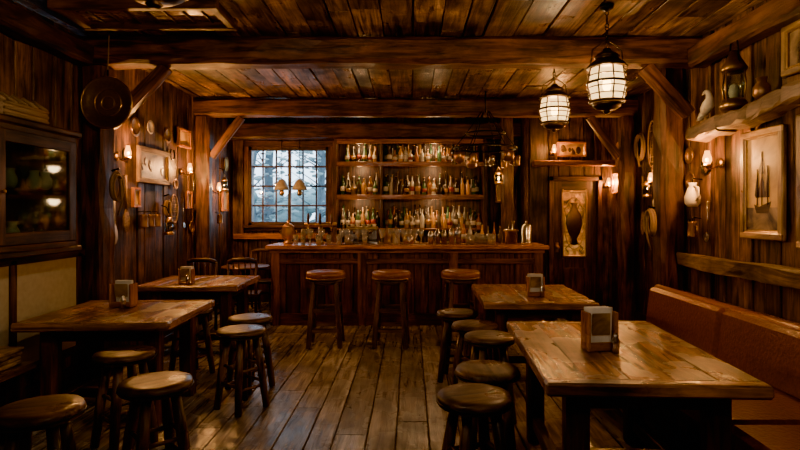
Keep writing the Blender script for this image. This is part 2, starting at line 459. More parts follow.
m = MB('back_bar_shelf')
SX0, SX1 = -1.22, 1.22
SH = (1.27, 1.83, 2.38)
for z in SH:
    m.box(((SX0 + SX1) / 2, 9.17, z), (SX1 - SX0, .32, .035), W_BARTOP, tint=.9)
for z in (1.83, 2.38, 2.76):
    m.box(((SX0 + SX1) / 2, 9.0, z - .02), (SX1 - SX0, .02, .08), W_BARTOP, tint=.7)
m.box(((SX0 + SX1) / 2, 9.17, 2.76), (SX1 - SX0 + .1, .34, .05), W_BEAM)
for x in (SX0 - .035, SX1 + .035): m.box((x, 9.17, 1.38), (.07, .34, 2.74), W_BEAM)
m.box((-.48, 9.17, 2.0), (.04, .28, 1.5), W_DARK)
m.box(((SX0 + SX1) / 2, 9.345, 1.5), (SX1 - SX0, .02, 2.5), W_DARK, tint=1.1)
m.box(((SX0 + SX1) / 2, 9.1, .45), (SX1 - SX0, .44, .88), W_DARK)
m.box(((SX0 + SX1) / 2, 9.08, .915), (SX1 - SX0 + .06, .5, .05), W_BARTOP)
m.done()

def bottle(m, x, y, z, h, r, mat, lab=True, seg=10):
    k = R.choice((0, 1, 2))
    if k == 0: pr = [(r * .95, 0), (r, .01), (r, h * .58), (r * .75, h * .68), (r * .34, h * .76), (r * .3, h * .96), (r * .4, h * .965), (r * .4, h)]
    elif k == 1: pr = [(r * .9, 0), (r, .015), (r, h * .66), (r * .5, h * .74), (r * .36, h * .8), (r * .36, h)]
    else: pr = [(r * .8, 0), (r * .95, h * .05), (r * 1.05, h * .4), (r * .7, h * .55), (r * .32, h * .72), (r * .28, h * .97), (r * .36, h)]
    m.lathe(pr, mat, c=(x, y, z), seg=seg, tint=U(.6, 1.5))
    if lab and U(0, 1) < .7:
        m.lathe([(r * 1.07, h * .2), (r * 1.07, h * .45)], R.choice((PAPER, PAPER, PAPER, RED, bottle_mats[4])), c=(x, y, z), seg=seg, tint=U(.5, 1.1))
    m.lathe([(r * .4, h), (r * .4, h + .015)], R.choice((BLACK, BRASS, STEEL)), c=(x, y, z), seg=6)
for si, z in enumerate(SH):
    m = MB('liquor_bottles')
    for row in range(2):
        x = SX0 + .08 if si < 2 else SX0 + .16
        while x < SX1 - .06:
            if not (-.54 < x < -.42):
                h = U(.27, .39); h *= (1.0 if row else .85)
                if si == 2: h *= .86
                bottle(m, x, 9.12 + row * .13 + U(-.015, .015), z + .0185, h, U(.034, .046), R.choice(bottle_mats))
            x += U(.08, .105)
    m.done()
m = MB('liquor_bottles')
x = SX0 + .1
while x < SX1 - .06:
    bottle(m, x, 9.15 + U(-.1, .1), .941, U(.2, .3), U(.035, .045), R.choice(bottle_mats)); x += U(.1, .16)
m.done()

ZB = 1.1035
def tumbler(m, x, y, z, r=.04, h=.14, mat=DRINKG):
    m.lathe([(r * .8, 0), (r, h), (r * .92, h), (r * .74, .012)], mat, c=(x, y, z), seg=12)
def wineglass(m, x, y, z):
    m.lathe([(.036, 0), (.034, .004), (.006, .01), (.006, .09), (.034, .13), (.043, .17), (.034, .22), (.032, .22), (.039, .17), (.004, .12)], DRINKG, c=(x, y, z), seg=12)
m = MB('bar_glassware')
i = 0
while i < 24:
    x = U(-1.62, -.3); y = 7.5 + U(0, .1)
    (wineglass if U(0, 1) < .5 else tumbler)(m, x, y, ZB); i += 1
for k in range(16): tumbler(m, U(.82, 1.2), 7.54 + U(0, .36), ZB, h=U(.1, .16))
for k in range(6): wineglass(m, -.27 + k * .085, 7.6 + U(-.03, .03), ZB)
m.done()
m = MB('espresso_machine')
ex, ey = -.68, 7.86
m.box((ex, ey + .04, ZB + .14), (.44, .18, .2), STEEL, bev=.02, tint=.8); m.box((ex, ey - .02, ZB + .02), (.46, .28, .04), STEEL, bev=.008, tint=.6)
m.box((ex, ey - .08, ZB + .225), (.44, .14, .05), BRASS, bev=.015, tint=.8)
for s_ in (-1, 1):
    m.lathe([(.03, 0), (.034, .035), (.03, .05)], STEEL, c=(ex + s_ * .11, ey - .1, ZB + .155), seg=14)
    m.tube([(ex + s_ * .11, ey - .12, ZB + .165), (ex + s_ * .11, ey - .2, ZB + .155)], .012, W_DARK)
    m.tube([(ex + s_ * .235, ey, ZB + .2), (ex + s_ * .26, ey - .06, ZB + .17), (ex + s_ * .25, ey - .09, ZB + .07)], .006, STEEL, 6)
for k in range(5): m.lathe([(.02, 0), (.032, .04), (.028, .04), (.016, .005)], CREAM, c=(ex - .16 + k * .08, ey + .03, ZB + .2405), seg=12)
m.done()
m = MB('copper_urn')
m.lathe([(.07, 0), (.075, .02), (.05, .04), (.085, .09), (.095, .17), (.08, .24), (.085, .25), (.05, .28), (.015, .3), (.02, .33), (.002, .345)], COPPER, c=(-1.76, 7.8, ZB), seg=20, tint=1.5)
m.tube([(-1.76, 7.72, ZB + .09), (-1.76, 7.66, ZB + .08), (-1.76, 7.655, ZB + .05)], .01, BRASS, 6)
for s_ in (-1, 1): m.tube([(-1.76 + s_ * .09, 7.8, ZB + .2), (-1.76 + s_ * .125, 7.8, ZB + .18), (-1.76 + s_ * .095, 7.8, ZB + .13)], .007, BRASS, 6)
m.done()
for x in (-.33, -.2):
    m = MB('storage_jar', Matrix.Translation((x, 7.85, ZB)))
    m.lathe([(.05, 0), (.055, .02), (.055, .16), (.04, .19)], bottle_mats[4] if x < -.3 else CREAM, seg=16); m.lathe([(.043, .19), (.045, .21), (.01, .225), (.015, .245)], BRASS, seg=14)
    m.done()
m = MB('metal_kettle', Matrix.Translation((-.02, 7.85, ZB)))
m.lathe([(.07, 0), (.085, .04), (.075, .11), (.04, .15), (.01, .16), (.015, .18)], STEEL, seg=18)
m.tube([(.07, 0, .05), (.11, 0, .09), (.13, 0, .14)], [.016, .012, .009], STEEL); m.tube([(-.05, 0, .14), (-.04, 0, .22), (.04, 0, .22), (.05, 0, .14)], .007, BLACK, 6)
m.done()
m = MB('bar_bottles')
for i in range(12):
    x = -1.0 + i * .1 + U(-.02, .02) if i < 2 else (.8 + (i - 2) * .09)
    if -1.1 < x < -.3: x -= .02
    if x > 1.4 and x < 1.62: continue
    bottle(m, x, 8.02 + U(-.01, .01), ZB, U(.22, .32), U(.03, .042), R.choice(bottle_mats))
m.done()
m = MB('cocktail_shakers')
for x in (.3, .4, .49, .6, .7):
    h = U(.18, .25)
    m.lathe([(.038, 0), (.048, h * .7), (.033, h * .85), (.02, h * .9), (.02, h)], STEEL, c=(x, 7.8 + U(-.05, .05), ZB), seg=14)
m.done()
m = MB('ice_bucket')
m.lathe([(.08, 0), (.1, .2), (.105, .2), (.105, .21), (.09, .21), (.075, .02)], STEEL, c=(1.45, 7.75, ZB), seg=20)
m.ring((1.45, 7.75, ZB + .19), .105, .006, BRASS)
for k in range(5): m.tube([(1.45 + U(-.03, .03), 7.75 + U(-.03, .03), ZB + .03), (1.45 + U(-.07, .07), 7.75 + U(-.06, .06), ZB + .32)], .006, STEEL, 5)
m.done()
m = MB('beverage_urn', Matrix.Translation((1.68, 7.78, ZB)))
m.lathe([(.08, 0), (.08, .02), (.07, .03), (.075, .24), (.06, .27), (.015, .29), (.02, .32)], STEEL, seg=20)
m.tube([(0, -.07, .07), (0, -.11, .07), (0, -.115, .05)], .009, BRASS, 6)
m.done()
m = MB('beer_tap_tower')
m.lathe([(.07, 0), (.07, .02), (.035, .04), (.03, .26)], BRASS, c=(-1.3, 7.85, ZB), seg=16)
m.tube([(-1.53, 7.85, ZB + .27), (-1.07, 7.85, ZB + .27)], .035, BRASS, 12)
for x in (-1.47, -1.3, -1.13):
    m.tube([(x, 7.83, ZB + .26), (x, 7.77, ZB + .25), (x, 7.75, ZB + .19)], .012, BRASS)
    m.lathe([(.01, 0), (.02, .03), (.017, .14), (.008, .16)], W_DARK, c=(x, 7.8, ZB + .28), seg=8)
m.done()

# ------------------------------------------------------------------ stools
def stool(name, h=.63, r=.19, dark=1.0):
    m = MB(name)
    m.lathe([(r * .9, h - .06), (r, h - .05), (r * 1.01, h - .02), (r * .97, h - .004), (r * .7, h)], W_STOOL, seg=26, tint=1.0 * dark, jit=.008)
    m.ring((0, 0, h - .035), r * 1.005, .006, BLACK)
    for k in range(4):
        a = pi / 4 + k * pi / 2; c_, s_ = math.cos(a), math.sin(a)
        m.tube([(c_ * r * .55, s_ * r * .55, h - .055), (c_ * r * .78, s_ * r * .78, h * .5), (c_ * r * 1.0, s_ * r * 1.0, 0)], [.026, .032, .026], W_STOOL, 10, tint=1.1 * dark)
    for zz in (h * .28, h * .5):
        rr = r * (1.0 - .43 * zz / h) * .98
        for k in range(4):
            a, b = pi / 4 + k * pi / 2, pi / 4 + (k + 1) * pi / 2
            z2 = zz + (.03 if k % 2 else 0)
            m.tube([(math.cos(a) * rr, math.sin(a) * rr, z2), (math.cos(b) * rr, math.sin(b) * rr, z2)], .013, W_STOOL, 8, tint=1.0 * dark)
    return m.done()
s0 = stool('wooden_stool')
pos = [(-1.77, 2.58), (-1.4, 2.98), (-1.34, 4.3), (-1.42, 4.8), (-2.1, 5.2), (-1.9, 3.6),
       (.33, 2.76), (.46, 3.22), (.54, 4.5), (.60, 4.08), (.44, 5.05)]
for i, (x, y) in enumerate(pos):
    if i == 0: s0.location = (x, y, 0); s0.rotation_euler = (0, 0, .3)
    else: dup(s0, (x, y, 0), U(0, 3))

def barstool():
    m = MB('bar_stool'); h = .87; r = .23
    m.lathe([(r * .85, h - .1), (r * .95, h - .09), (r, h - .07), (r, h - .03), (r * .93, h - .008), (r * .6, h)], LEATHER, seg=26, tint=1.1)
    m.ring((0, 0, h - .085), r * .97, .009, BRASS)
    m.lathe([(r * .85, h - .15), (r * .88, h - .1)], W_STOOL, seg=26)
    for k in range(4):
        a = pi / 4 + k * pi / 2; c_, s_ = math.cos(a), math.sin(a)
        m.beam((c_ * r * .8, s_ * r * .8, h - .12), (c_ * r * 1.12, s_ * r * 1.12, 0), .055, .055, W_STOOL, .002, tint=1.2)
    for zz in (.2, .42):
        rr = r * (1.12 - .32 * zz / h)
        for k in range(4):
            a, b = pi / 4 + k * pi / 2, pi / 4 + (k + 1) * pi / 2
            z2 = zz + (.04 if k % 2 else 0)
            m.beam((math.cos(a) * rr, math.sin(a) * rr, z2), (math.cos(b) * rr, math.sin(b) * rr, z2), .03, .045, W_STOOL, .001, tint=1)
    return m.done()
b0 = barstool(); b0.location = (-.99, 6.35, 0); b0.rotation_euler = (0, 0, .05)
dup(b0, (-.22, 6.35, 0), -.06); dup(b0, (.6, 6.4, 0), .1)

# ------------------------------------------------------------------ tables
def table(name, w, d, h=.78, np_=5, tint=1.0):
    m = MB(name); th = .06
    for i in range(np_):
        ww = w / np_
        m.box((-w / 2 + ww * (i + .5), 0, h - th / 2), (ww - .003, d - .16, th), W_TABLE, bev=.005, tint=tint * U(.75, 1.2), axis=1)
    for s_ in (-1, 1): m.box((0, s_ * (d / 2 - .04), h - th / 2), (w + .01, .085, th + .004), W_TABLE, bev=.012, tint=tint * .9)
    for s_ in (-1, 1):
        m.box((0, s_ * (d / 2 - .16), h - th - .05), (w - .3, .035, .1), W_DARK)
        m.box((s_ * (w / 2 - .16), 0, h - th - .05), (.035, d - .3, .1), W_DARK)
        for t_ in (-1, 1):
            m.beam((s_ * (w / 2 - .17), t_ * (d / 2 - .17), h - th - .001), (s_ * (w / 2 - .17), t_ * (d / 2 - .17), 0), .11, .11, W_BEAM, .003, tint=.8)
        m.box((s_ * (w / 2 - .17), 0, .14), (.06, d - .3, .08), W_DARK)
    m.box((0, 0, .14), (w - .34, .07, .07), W_DARK)
    return m.done()
def place(o, x, y, rz): o.location = (x, y, 0); o.rotation_euler = (0, 0, rz)
place(table('pub_table', 1.0, 1.42, tint=1.0), 1.16, 3.14, -.05)
place(table('pub_table', .98, 1.2, tint=1.0), 1.14, 5.22, -.02)
place(table('pub_table', 1.08, 1.0, tint=.9), -2.26, 4.28, .03)
place(table('pub_table', 1.08, .95, tint=.95), -2.37, 6.15, .02)

def caddy(x, y, w=.17, h=.24, rz=0):
    m = MB('menu_holder', Matrix.Translation((x, y, .7835)) @ Matrix.Rotation(rz, 4, 'Z'))
    d = w * .55
    m.box((0, 0, .012), (w, d, .024), W_BARTOP)
    for sx in (-1, 1): m.box((sx * (w / 2 - .008), 0, h * .45), (.014, d, h * .9), W_BARTOP)
    m.box((0, -d / 2 + .008, h * .12), (w, .012, h * .18), W_BARTOP, tint=.7)
    for k in range(4):
        m.box((U(-.01, .01), -.012 + k * .014, .03 + h * .44), (w * .76, .004, h * .86), PAPER, rot=(U(-.05, .1), 0, U(-.04, .04)), bev=.001, tint=U(.8, 1.2))
    m.box((-w * .02, -.028, .03 + h * .5), (w * .6, .003, h * .5), ART2, rot=(.03, 0, 0), bev=.001)
    m.lathe([(.02, 0), (.022, .07), (.015, .085), (.016, .1), (.004, .11)], STEEL, c=(w * .28, -d * .5 - .035, 0), seg=12)
    m.done()
caddy(1.07, 3.05, .18, .24, .15); caddy(1.16, 5.0, .16, .2); caddy(-2.36, 4.45, .19, .21, -.1); caddy(-2.42, 5.85, .15, .18)

# ------------------------------------------------------------------ leather bench
m = MB('leather_bench')
y0, y1 = 1.6, 5.2
m.box((2.15, (y0 + y1) / 2, .17), (.86, y1 - y0, .34), W_DARK)
m.box((2.52, (y0 + y1) / 2, .39), (.2, y1 - y0, .78), W_DARK)
m.box((2.53, (y0 + y1) / 2, .795), (.2, y1 - y0, .03), W_BARTOP, tint=.6)
n = 3; l = (y1 - y0) / n
for i in range(n):
    yc = y0 + l * (i + .5)
    m.box((2.01, yc, .405), (.76, l - .012, .13), LEATHER, bev=.04, tint=U(.9, 1.1))
    m.box((2.34, yc, .64), (.14, l - .012, .4), LEATHER, rot=(0, .12, 0), bev=.045, tint=U(.9, 1.15))
m.tube([(2.39, y0, .82), (2.39, y1, .82)], .045, LEATHER, 12, tint=1.3)
m.beam((2.0, y1 + .03, 0.02), (2.0, y1 + .03, .5), .8, .05, W_DARK, .001)
m.done()

# ------------------------------------------------------------------ left cabinet
m = MB('display_cabinet')
xa, xb, ya, yb, za, zb = XL + .055, -2.78, 3.1, 4.5, 1.28, 2.18
xc = (xa + xb) / 2; yc = (ya + yb) / 2
m.box((xc, yc, zb - .03), (xb - xa, yb - ya, .06), W_DARK); m.box((xc, yc, za + .03), (xb - xa, yb - ya, .06), W_DARK)
m.box((xc + .02, yc, zb + .02), (xb - xa + .02, yb - ya + .08, .05), W_DARK, bev=.015)
m.box((xc + .02, yc, za - .02), (xb - xa + .02, yb - ya + .08, .05), W_DARK, bev=.015)
for y in (ya + .02, yb - .02): m.box((xc, y, (za + zb) / 2), (xb - xa, .04, zb - za - .1), W_DARK)
m.box((xa + .01, yc, (za + zb) / 2), (.02, yb - ya, zb - za - .1), PLASTER, tint=.3)
m.box((xc, yc, 1.72), (xb - xa - .04, yb - ya - .08, .02), W_DARK)
for (d0, d1) in ((ya + .02, yc - .2), (yc - .2, yb - .02)):
    for y in (d0 + .05, d1 - .05): m.box((xb, y, (za + zb) / 2), (.035, .09, zb - za - .1), W_DARK)
    for z in (za + .09, zb - .09): m.box((xb, (d0 + d1) / 2, z), (.033, d1 - d0, .09), W_DARK)
    m.box((xb, (d0 + d1) / 2, (za + zb) / 2), (.006, d1 - d0 - .16, zb - za - .22), CABGLASS)
m.ball((xb + .03, yc - .14, 1.7), .015, BRASS)
for z in (1.341, 1.731):
    y = ya + .12
    while y < yb - .12:
        if U(0, 1) < .4: bottle(m, xc, y, z, U(.16, .28), .035, R.choice(bottle_mats))
        elif U(0, 1) < .6: wineglass(m, xc, y, z)
        else: m.lathe([(.02, 0), (.045, .03), (.05, .08), (.03, .12), (.035, .15)], CREAM, c=(xc, y, z), seg=12)
        y += U(.1, .14)
m.done()
m = MB('wicker_basket')
m.box((-2.93, 3.98, 2.2255 + .06), (.22, .5, .12), ROPE, bev=.03)
for k in range(5): m.tube([(-3.03, 3.77 + k * .11, 2.35), (-2.94, 3.78 + k * .11, 2.42), (-2.83, 3.77 + k * .11, 2.345)], .012, ROPE, 6)
for z in (2.25, 2.29, 2.33): m.tube([(-2.815, 3.75, z), (-2.815, 4.2, z)], .012, ROPE, 6)
m.done()
m = MB('side_bench')
m.box((-2.8, 3.2, .5), (.42, 1.1, .05), W_STOOL, tint=.8)
for y in (2.75, 3.65): m.box((-2.8, y, .24), (.36, .06, .475), W_DARK)
m.box((-2.8, 3.2, .2), (.05, .86, .08), W_DARK)
for k in range(4): m.box((-2.78 + U(-.02, .02), 3.52, .54 + k * .03), (.26, .34, .026), ART2, rot=(0, 0, U(-.1, .1)))
m.done()
m = MB('ceiling_hatch')
hx0, hx1, hy0, hy1 = -2.7, -1.5, 4.1, 4.55
m.box(((hx0 + hx1) / 2, (hy0 + hy1) / 2, 3.16), (hx1 - hx0, hy1 - hy0, .02), W_TABLE, tint=.6)
for y in (hy0, hy1): m.box(((hx0 + hx1) / 2, y, 3.14), (hx1 - hx0 + .08, .06, .09), W_BEAM)
for i in (0, 4): m.box((hx0 + (hx1 - hx0) * i / 4, (hy0 + hy1) / 2, 3.14), (.06, hy1 - hy0, .08), W_BEAM)
for i in range(1, 8): m.box((hx0 + (hx1 - hx0) * i / 8, (hy0 + hy1) / 2, 3.147), (.02, hy1 - hy0, .02), W_DARK)
m.done()

# ------------------------------------------------------------------ background chairs + table
def chair(name):
    m = MB(name)
    m.box((0, 0, .45), (.42, .42, .04), W_DARK, bev=.015)
    for sx in (-1, 1):
        m.tube([(sx * .17, -.17, .43), (sx * .19, -.19, 0)], .02, W_DARK)
        m.tube([(sx * .17, .18, 0), (sx * .17, .18, .45), (sx * .18, .22, .9)], .02, W_DARK)
        m.tube([(sx * .18, -.18, .2), (sx * .17, .18, .2)], .012, W_DARK)
    m.tube([(-.18, .22, .9), (-.1, .25, .93), (.1, .25, .93), (.18, .22, .9)], .028, W_DARK)
    m.tube([(-.175, .2, .62), (0, .225, .62), (.175, .2, .62)], .016, W_DARK)
    for x in (-.11, -.04, .04, .11): m.tube([(x, .2, .47), (x, .245, .92)], .01, W_DARK, 6)
    m.tube([(-.18, -.18, .28), (.18, -.18, .28)], .012, W_DARK)
    return m.done()
c0 = chair('dining_chair'); place(c0, -2.24, 7.3, 3.3)
dup(c0, (-2.74, 7.3, 0), 3.14); dup(c0, (-2.4, 8.7, 0), .1)
m = MB('round_table', Matrix.Translation((-2.45, 8.05, 0)))
m.lathe([(.33, .72), (.35, .73), (.35, .75), (.34, .76)], W_BAR, seg=30)
m.lathe([(.22, 0), (.22, .03), (.05, .07), (.04, .4), (.06, .68), (.2, .72)], BLACK, seg=16)
m.done()

# ------------------------------------------------------------------ lamps
def pendant(x, y, z, r=.13, h=.36, power=35, color=(1, .6, .26)):
    m = MB('pendant_lantern', Matrix.Translation((x, y, z)))
    m.lathe([(.015, -h * .56), (.03, -h * .53), (.02, -h * .5), (r * .5, -h * .49), (r * .75, -h * .44), (r * .8, -h * .36)], BRONZE, seg=24)
    pr = []
    for k in range(9):
        t = k / 8; zz = -h * .36 + t * h * .56
        rr = r * (.78 + .24 * math.sin(pi * (.15 + t * .7)))
        pr += [(rr, zz), (rr * .95, zz + h * .03)]
    m.lathe(pr, WGLOW, seg=24)
    for t, th in ((0, .011), (.2, .005), (.4, .005), (.55, .011), (.75, .005), (1, .011)):
        rr = r * (.80 + .24 * math.sin(pi * (.15 + t * .7))); m.ring((0, 0, -h * .36 + t * h * .56), rr * 1.02, th, BRONZE)
    for k in range(8):
        a = k * pi / 4; c_, s_ = math.cos(a), math.sin(a)
        m.tube([(c_ * r * .86, s_ * r * .86, -h * .38), (c_ * r * 1.07, s_ * r * 1.07, -h * .08), (c_ * r * .9, s_ * r * .9, h * .2)], .0065, BRONZE, 6)
    m.lathe([(r * 1.0, h * .19), (r * 1.12, h * .2), (r * .98, h * .25), (r * .72, h * .31), (r * .62, h * .31), (r * .62, h * .36), (r * .7, h * .37), (r * .5, h * .43), (r * .25, h * .47), (r * .22, h * .5), (.015, h * .52)], BRONZE, seg=24)
    m.tube([(-r * .95, 0, h * .2), (-r * .8, 0, h * .5), (0, 0, h * .66), (r * .8, 0, h * .5), (r * .95, 0, h * .2)], .006, BRONZE, 6)
    m.ring((0, 0, h * .55), .02, .005, BRASS, 'x')
    top = ZC - z - .012
    zz = h * .64
    while zz < top - .05:
        m.ring((0, 0, zz), .015, .0035, BLACK, 'x' if int(zz * 100) % 2 else 'y', 10); zz += .024
    m.lathe([(.012, top - .05), (.05, top - .03), (.055, top)], BLACK, seg=14)
    m.ball((0, 0, -.04), .035, BULB, (1, 1, 1.6))
    o = m.done()
    point('lantern_light', (x, y, z - .03), power, color, .07, o)
    return o
pendant(1.55, 4.25, 2.60, .14, .48, 90)
pendant(1.43, 5.35, 2.6, .14, .44, 80)
pendant(-.9, 1.9, 2.5, .135, .4, 270, (1, .78, .54))  # added lantern out of view, put in as neutral fill for the floor
pendant(.9, .8, 2.5, .135, .4, 170, (1, .78, .54))  # second added lantern out of view, fill for floor and front table

def sconce(M, power=14, sz=1.0):
    m = MB('wall_sconce', M)
    m.lathe([(.045, 0), (.045, .008), (.02, .02)], BRASS, seg=14)
    m.tube([(0, 0, .01), (0, -.04, .06), (0, -.05, .1), (0, -.02, .12)], .008, BRASS, 6)
    T = Matrix(((1, 0, 0, 0), (0, 0, 1, -.02), (0, 1, 0, .12), (0, 0, 0, 1)))
    m.lathe([(.01, -.02), (.035, 0), (.03, .015)], BRASS, T, 14)
    m.lathe([(.022 * sz, .012), (.034 * sz, .045), (.032 * sz, .07), (.02 * sz, .11), (.018 * sz, .13)], SGLOW, T, 14)
    m.ball((0, .03, .12), .014, BULB, (1, 1.6, 1), 8)
    o = m.done()
    point('sconce_light', M @ Vector((0, .04, .16)), power, (1, .43, .11), .03, o)
sconce(WR(4.68, 1.98), 36, 1.1)
sconce(WL(5.62, 2.14), 46); sconce(WL(7.2, 2.1), 46); sconce(WL(8.3, 1.9), 34)
sconce(WB(3.1, 1.98, YD - .055), 36); sconce(WB(2.25, 2.5, YD - .055), 20)
sconce(WA(6.9, 1.95), 20)
for z in (1.81, 2.36, 2.73):
    for x in (-.85, .4):
        m = MB('shelf_fill_bar', Matrix.Translation((x, 9.04, z - .005)))  # added light bars hidden behind the shelf lip, put in to brighten bottles
        m.tube([(-.12, 0, 0), (.12, 0, 0)], .008, BRASS, 8)
        m.box((0, .0, -.01), (.2, .01, .004), BULB)
        o = m.done(); point('shelf_fill_light', (x, 9.03, z - .06), 5, (1, .6, .27), .08, o)

for x in (-2.16, -1.86):
    m = MB('hanging_window_lamp', Matrix.Translation((x, 9.1, 1.93)))
    m.lathe([(.13, 0), (.115, .06), (.07, .15), (.025, .19)], CREAM, seg=14, tint=.6)
    m.lathe([(.02, -.1), (.045, -.07), (.045, -.03), (.03, 0)], BRASS, seg=10)
    m.tube([(0, 0, .19), (0, 0, .85)], .006, BLACK, 5)
    m.done()

m = MB('hanging_pot_rack', Matrix.Translation((1.02, 7.3, 2.42)))
m.ring((0, 0, 0), .42, .014, BLACK); m.ring((0, 0, .2), .26, .012, BLACK)
for k in range(6):
    a = k * pi / 3; c_, s_ = math.cos(a), math.sin(a)
    m.tube([(c_ * .42, s_ * .42, 0), (c_ * .26, s_ * .26, .2), (c_ * .05, s_ * .05, .5)], .008, BLACK, 6)
m.tube([(0, 0, .48), (0, 0, ZC - 2.43)], .012, BLACK, 6)
for k in range(11):
    a = k * 2 * pi / 11 + .2; x, y = math.cos(a) * .42, math.sin(a) * .42; l = U(.05, .14)
    m.tube([(x, y, 0), (x, y, -l)], .004, BLACK, 5)
    if k % 3 == 0: m.lathe([(.02, -.14), (.07, -.12), (.075, -.04), (.07, 0), (.06, 0), (.01, .01)], COPPER, c=(x, y, -l), seg=14)
    elif k % 3 == 1: m.lathe([(.035, -.13), (.045, -.12), (.04, -.02), (.015, 0)], BRASS, c=(x, y, -l), seg=12)
    else: m.lathe([(.04, -.12), (.04, -.01), (.01, 0)], STEEL, c=(x, y, -l), seg=12)
m.done()
def hurricane(M, name='oil_lantern', lit=True):
    m = MB(name, M)
    m.lathe([(.06, 0), (.06, .03), (.04, .04)], BRASS, seg=14); m.lathe([(.04, .04), (.055, .09), (.04, .15)], CABGLASS, seg=14)
    if lit: m.ball((0, 0, .08), .014, BULB, (1, 1, 1.6), 8)
    m.lathe([(.05, .15), (.045, .18), (.02, .21)], BRASS, seg=14)
    for sx in (-1, 1): m.tube([(sx * .06, 0, .02), (sx * .065, 0, .12), (sx * .03, 0, .22)], .004, BRASS, 6)
    m.tube([(-.05, 0, .15), (0, 0, .27), (.05, 0, .15)], .004, BRASS, 6)
    m.tube([(0, 0, .26), (.0, .03, .34), (0, .09, .36)], .008, BLACK, 6)
    return m.done()
o = hurricane(Matrix.Translation((1.34, 8.17, 1.98))); point('oil_lantern_light', (1.34, 8.07, 2.1), 5, parent=o)
RZL = Matrix.Rotation(pi / 2, 4, 'Z'); RZR = Matrix.Rotation(-pi / 2, 4, 'Z')
hurricane(Matrix.Translation((XL + .145, 6.62, 1.28)) @ RZL, lit=False)
hurricane(Matrix.Translation((XL + .145, 8.6, 1.9)) @ RZL, lit=False)
hurricane(Matrix.Translation((XR2 - .155, 7.05, 1.75)) @ RZR, lit=False)

# ------------------------------------------------------------------ wall decoration
def picture(M, w, h, art, fr=W_BARTOP, fw=.05, sil=None):
    m = MB('framed_picture', M)
    m.box((0, 0, .012), (w - fw, h - fw, .012), art, bev=.001)
    m.box((0, 0, .006), (w - .01, h - .01, .01), W_DARK)
    for s_ in (-1, 1):
        m.box((s_ * (w - fw) / 2, 0, .022), (fw, h, .04), fr, bev=.012); m.box((0, s_ * (h - fw) / 2, .023), (w - .001, fw, .04), fr, bev=.012)
        m.box((s_ * (w / 2 - fw - .004), 0, .022), (.01, h - 2 * fw, .022), BRASS); m.box((0, s_ * (h / 2 - fw - .004), .022), (w - 2 * fw, .01, .022), BRASS)
    if sil == 'ship':
        m.box((0, -h * .31, .0185), (w - 2 * fw - .01, h * .2, .002), ART2, bev=.0005)
        V = [(-.1, -.15, .02), (-.04, -.17, .02), (.1, -.13, .02), (.07, -.22, .02), (-.07, -.22, .02)]
        m.raw(V, [(0, 4, 3, 2, 1)], W_DARK, tint=1)
        for x0, t0, t1, b in ((-.005, .22, .08, .04), (-.005, .07, -.1, .055), (.06, .1, -.1, .03), (-.06, .08, -.1, .03)):
            m.raw([(x0, t0, .021), (x0 - b, t1 + .02, .021), (x0 - b * .6, t1, .021), (x0 + b * .8, t1, .021), (x0 + b * .5, (t0 + t1) / 2 + .03, .021)], [(0, 1, 2, 3, 4)], W_DARK)
        for x0, t in ((-.005, .25), (.06, .14), (-.06, .12)): m.tube([(x0, -.16, .021), (x0, t, .021)], .003, W_DARK, 5)
    if sil == 'blobs':
        for k in range(6): m.ball((U(-.35, .35) * w, U(-.25, .15) * h, .02), U(.02, .05), W_DARK, (1, 1.5, .06), 10)
    return m.done()
picture(WR(4.1, 1.77), .5, .84, ART1, GOLD, .055, sil='ship')
picture(WR(3.46, 1.77), .52, .92, ART1, GOLD, .055, sil='ship')
picture(WR(3.62, 2.7), .5, .36, ART2, GOLD, sil='blobs')
picture(WL(6.4, 2.1), .78, .42, ART2, W_LOG, .06, 'blobs')
picture(WL(7.4, 1.72), .18, .24, ART2, fw=.03); picture(WL(8.05, 1.62), .24, .3, ART2, fw=.03); picture(WL(8.85, 1.75), .26, .36, ART1, fw=.03)
picture(WL(5.98, 1.72), .16, .22, ART1, fw=.025); picture(WL(8.05, 2.35), .3, .22, ART1, fw=.03)
picture(WB(2.55, 2.55, YD - .055), .46, .24, ART1, fw=.03, sil='blobs')
picture(WB(1.6, 1.9), .26, .36, ART1, fw=.03)
picture(WA(8.3, 2.0), .26, .32, ART2, fw=.03)
picture(WL(7.25, 2.55), .4, .26, ART1, fw=.04)

def paddle(M, L_, bw, mat=W_LOG, spoon=False):
    m = MB('wooden_spoon' if spoon else 'wall_paddle', M)
    m.tube([(0, L_ / 2, .03), (0, -L_ * .15, .03)], .012, mat, 8)
    m.lathe([(.004, -.5), (.6, -.42), (1, -.2), (.95, .1), (.5, .4), (.12, .5)], mat,
            frameM((0, -L_ * .3, .03), (bw / 2, 0, 0), (0, 0, .012), (0, L_ * .42, 0)), 14)
    m.tube([(0, L_ / 2, .03), (0, L_ / 2, -.0)], .006, BLACK, 5)
    return m.done()
paddle(WL(5.52, 1.5), .55, .14, CREAM, True); paddle(WL(5.76, 1.65), .6, .14)
paddle(WA(8.12, 1.55), .8, .12); paddle(WA(7.35, 1.65), .8, .12); paddle(WL(4.78, 1.75), .7, .16)
paddle(WL(5.3, 1.3), .4, .1, CREAM, True)

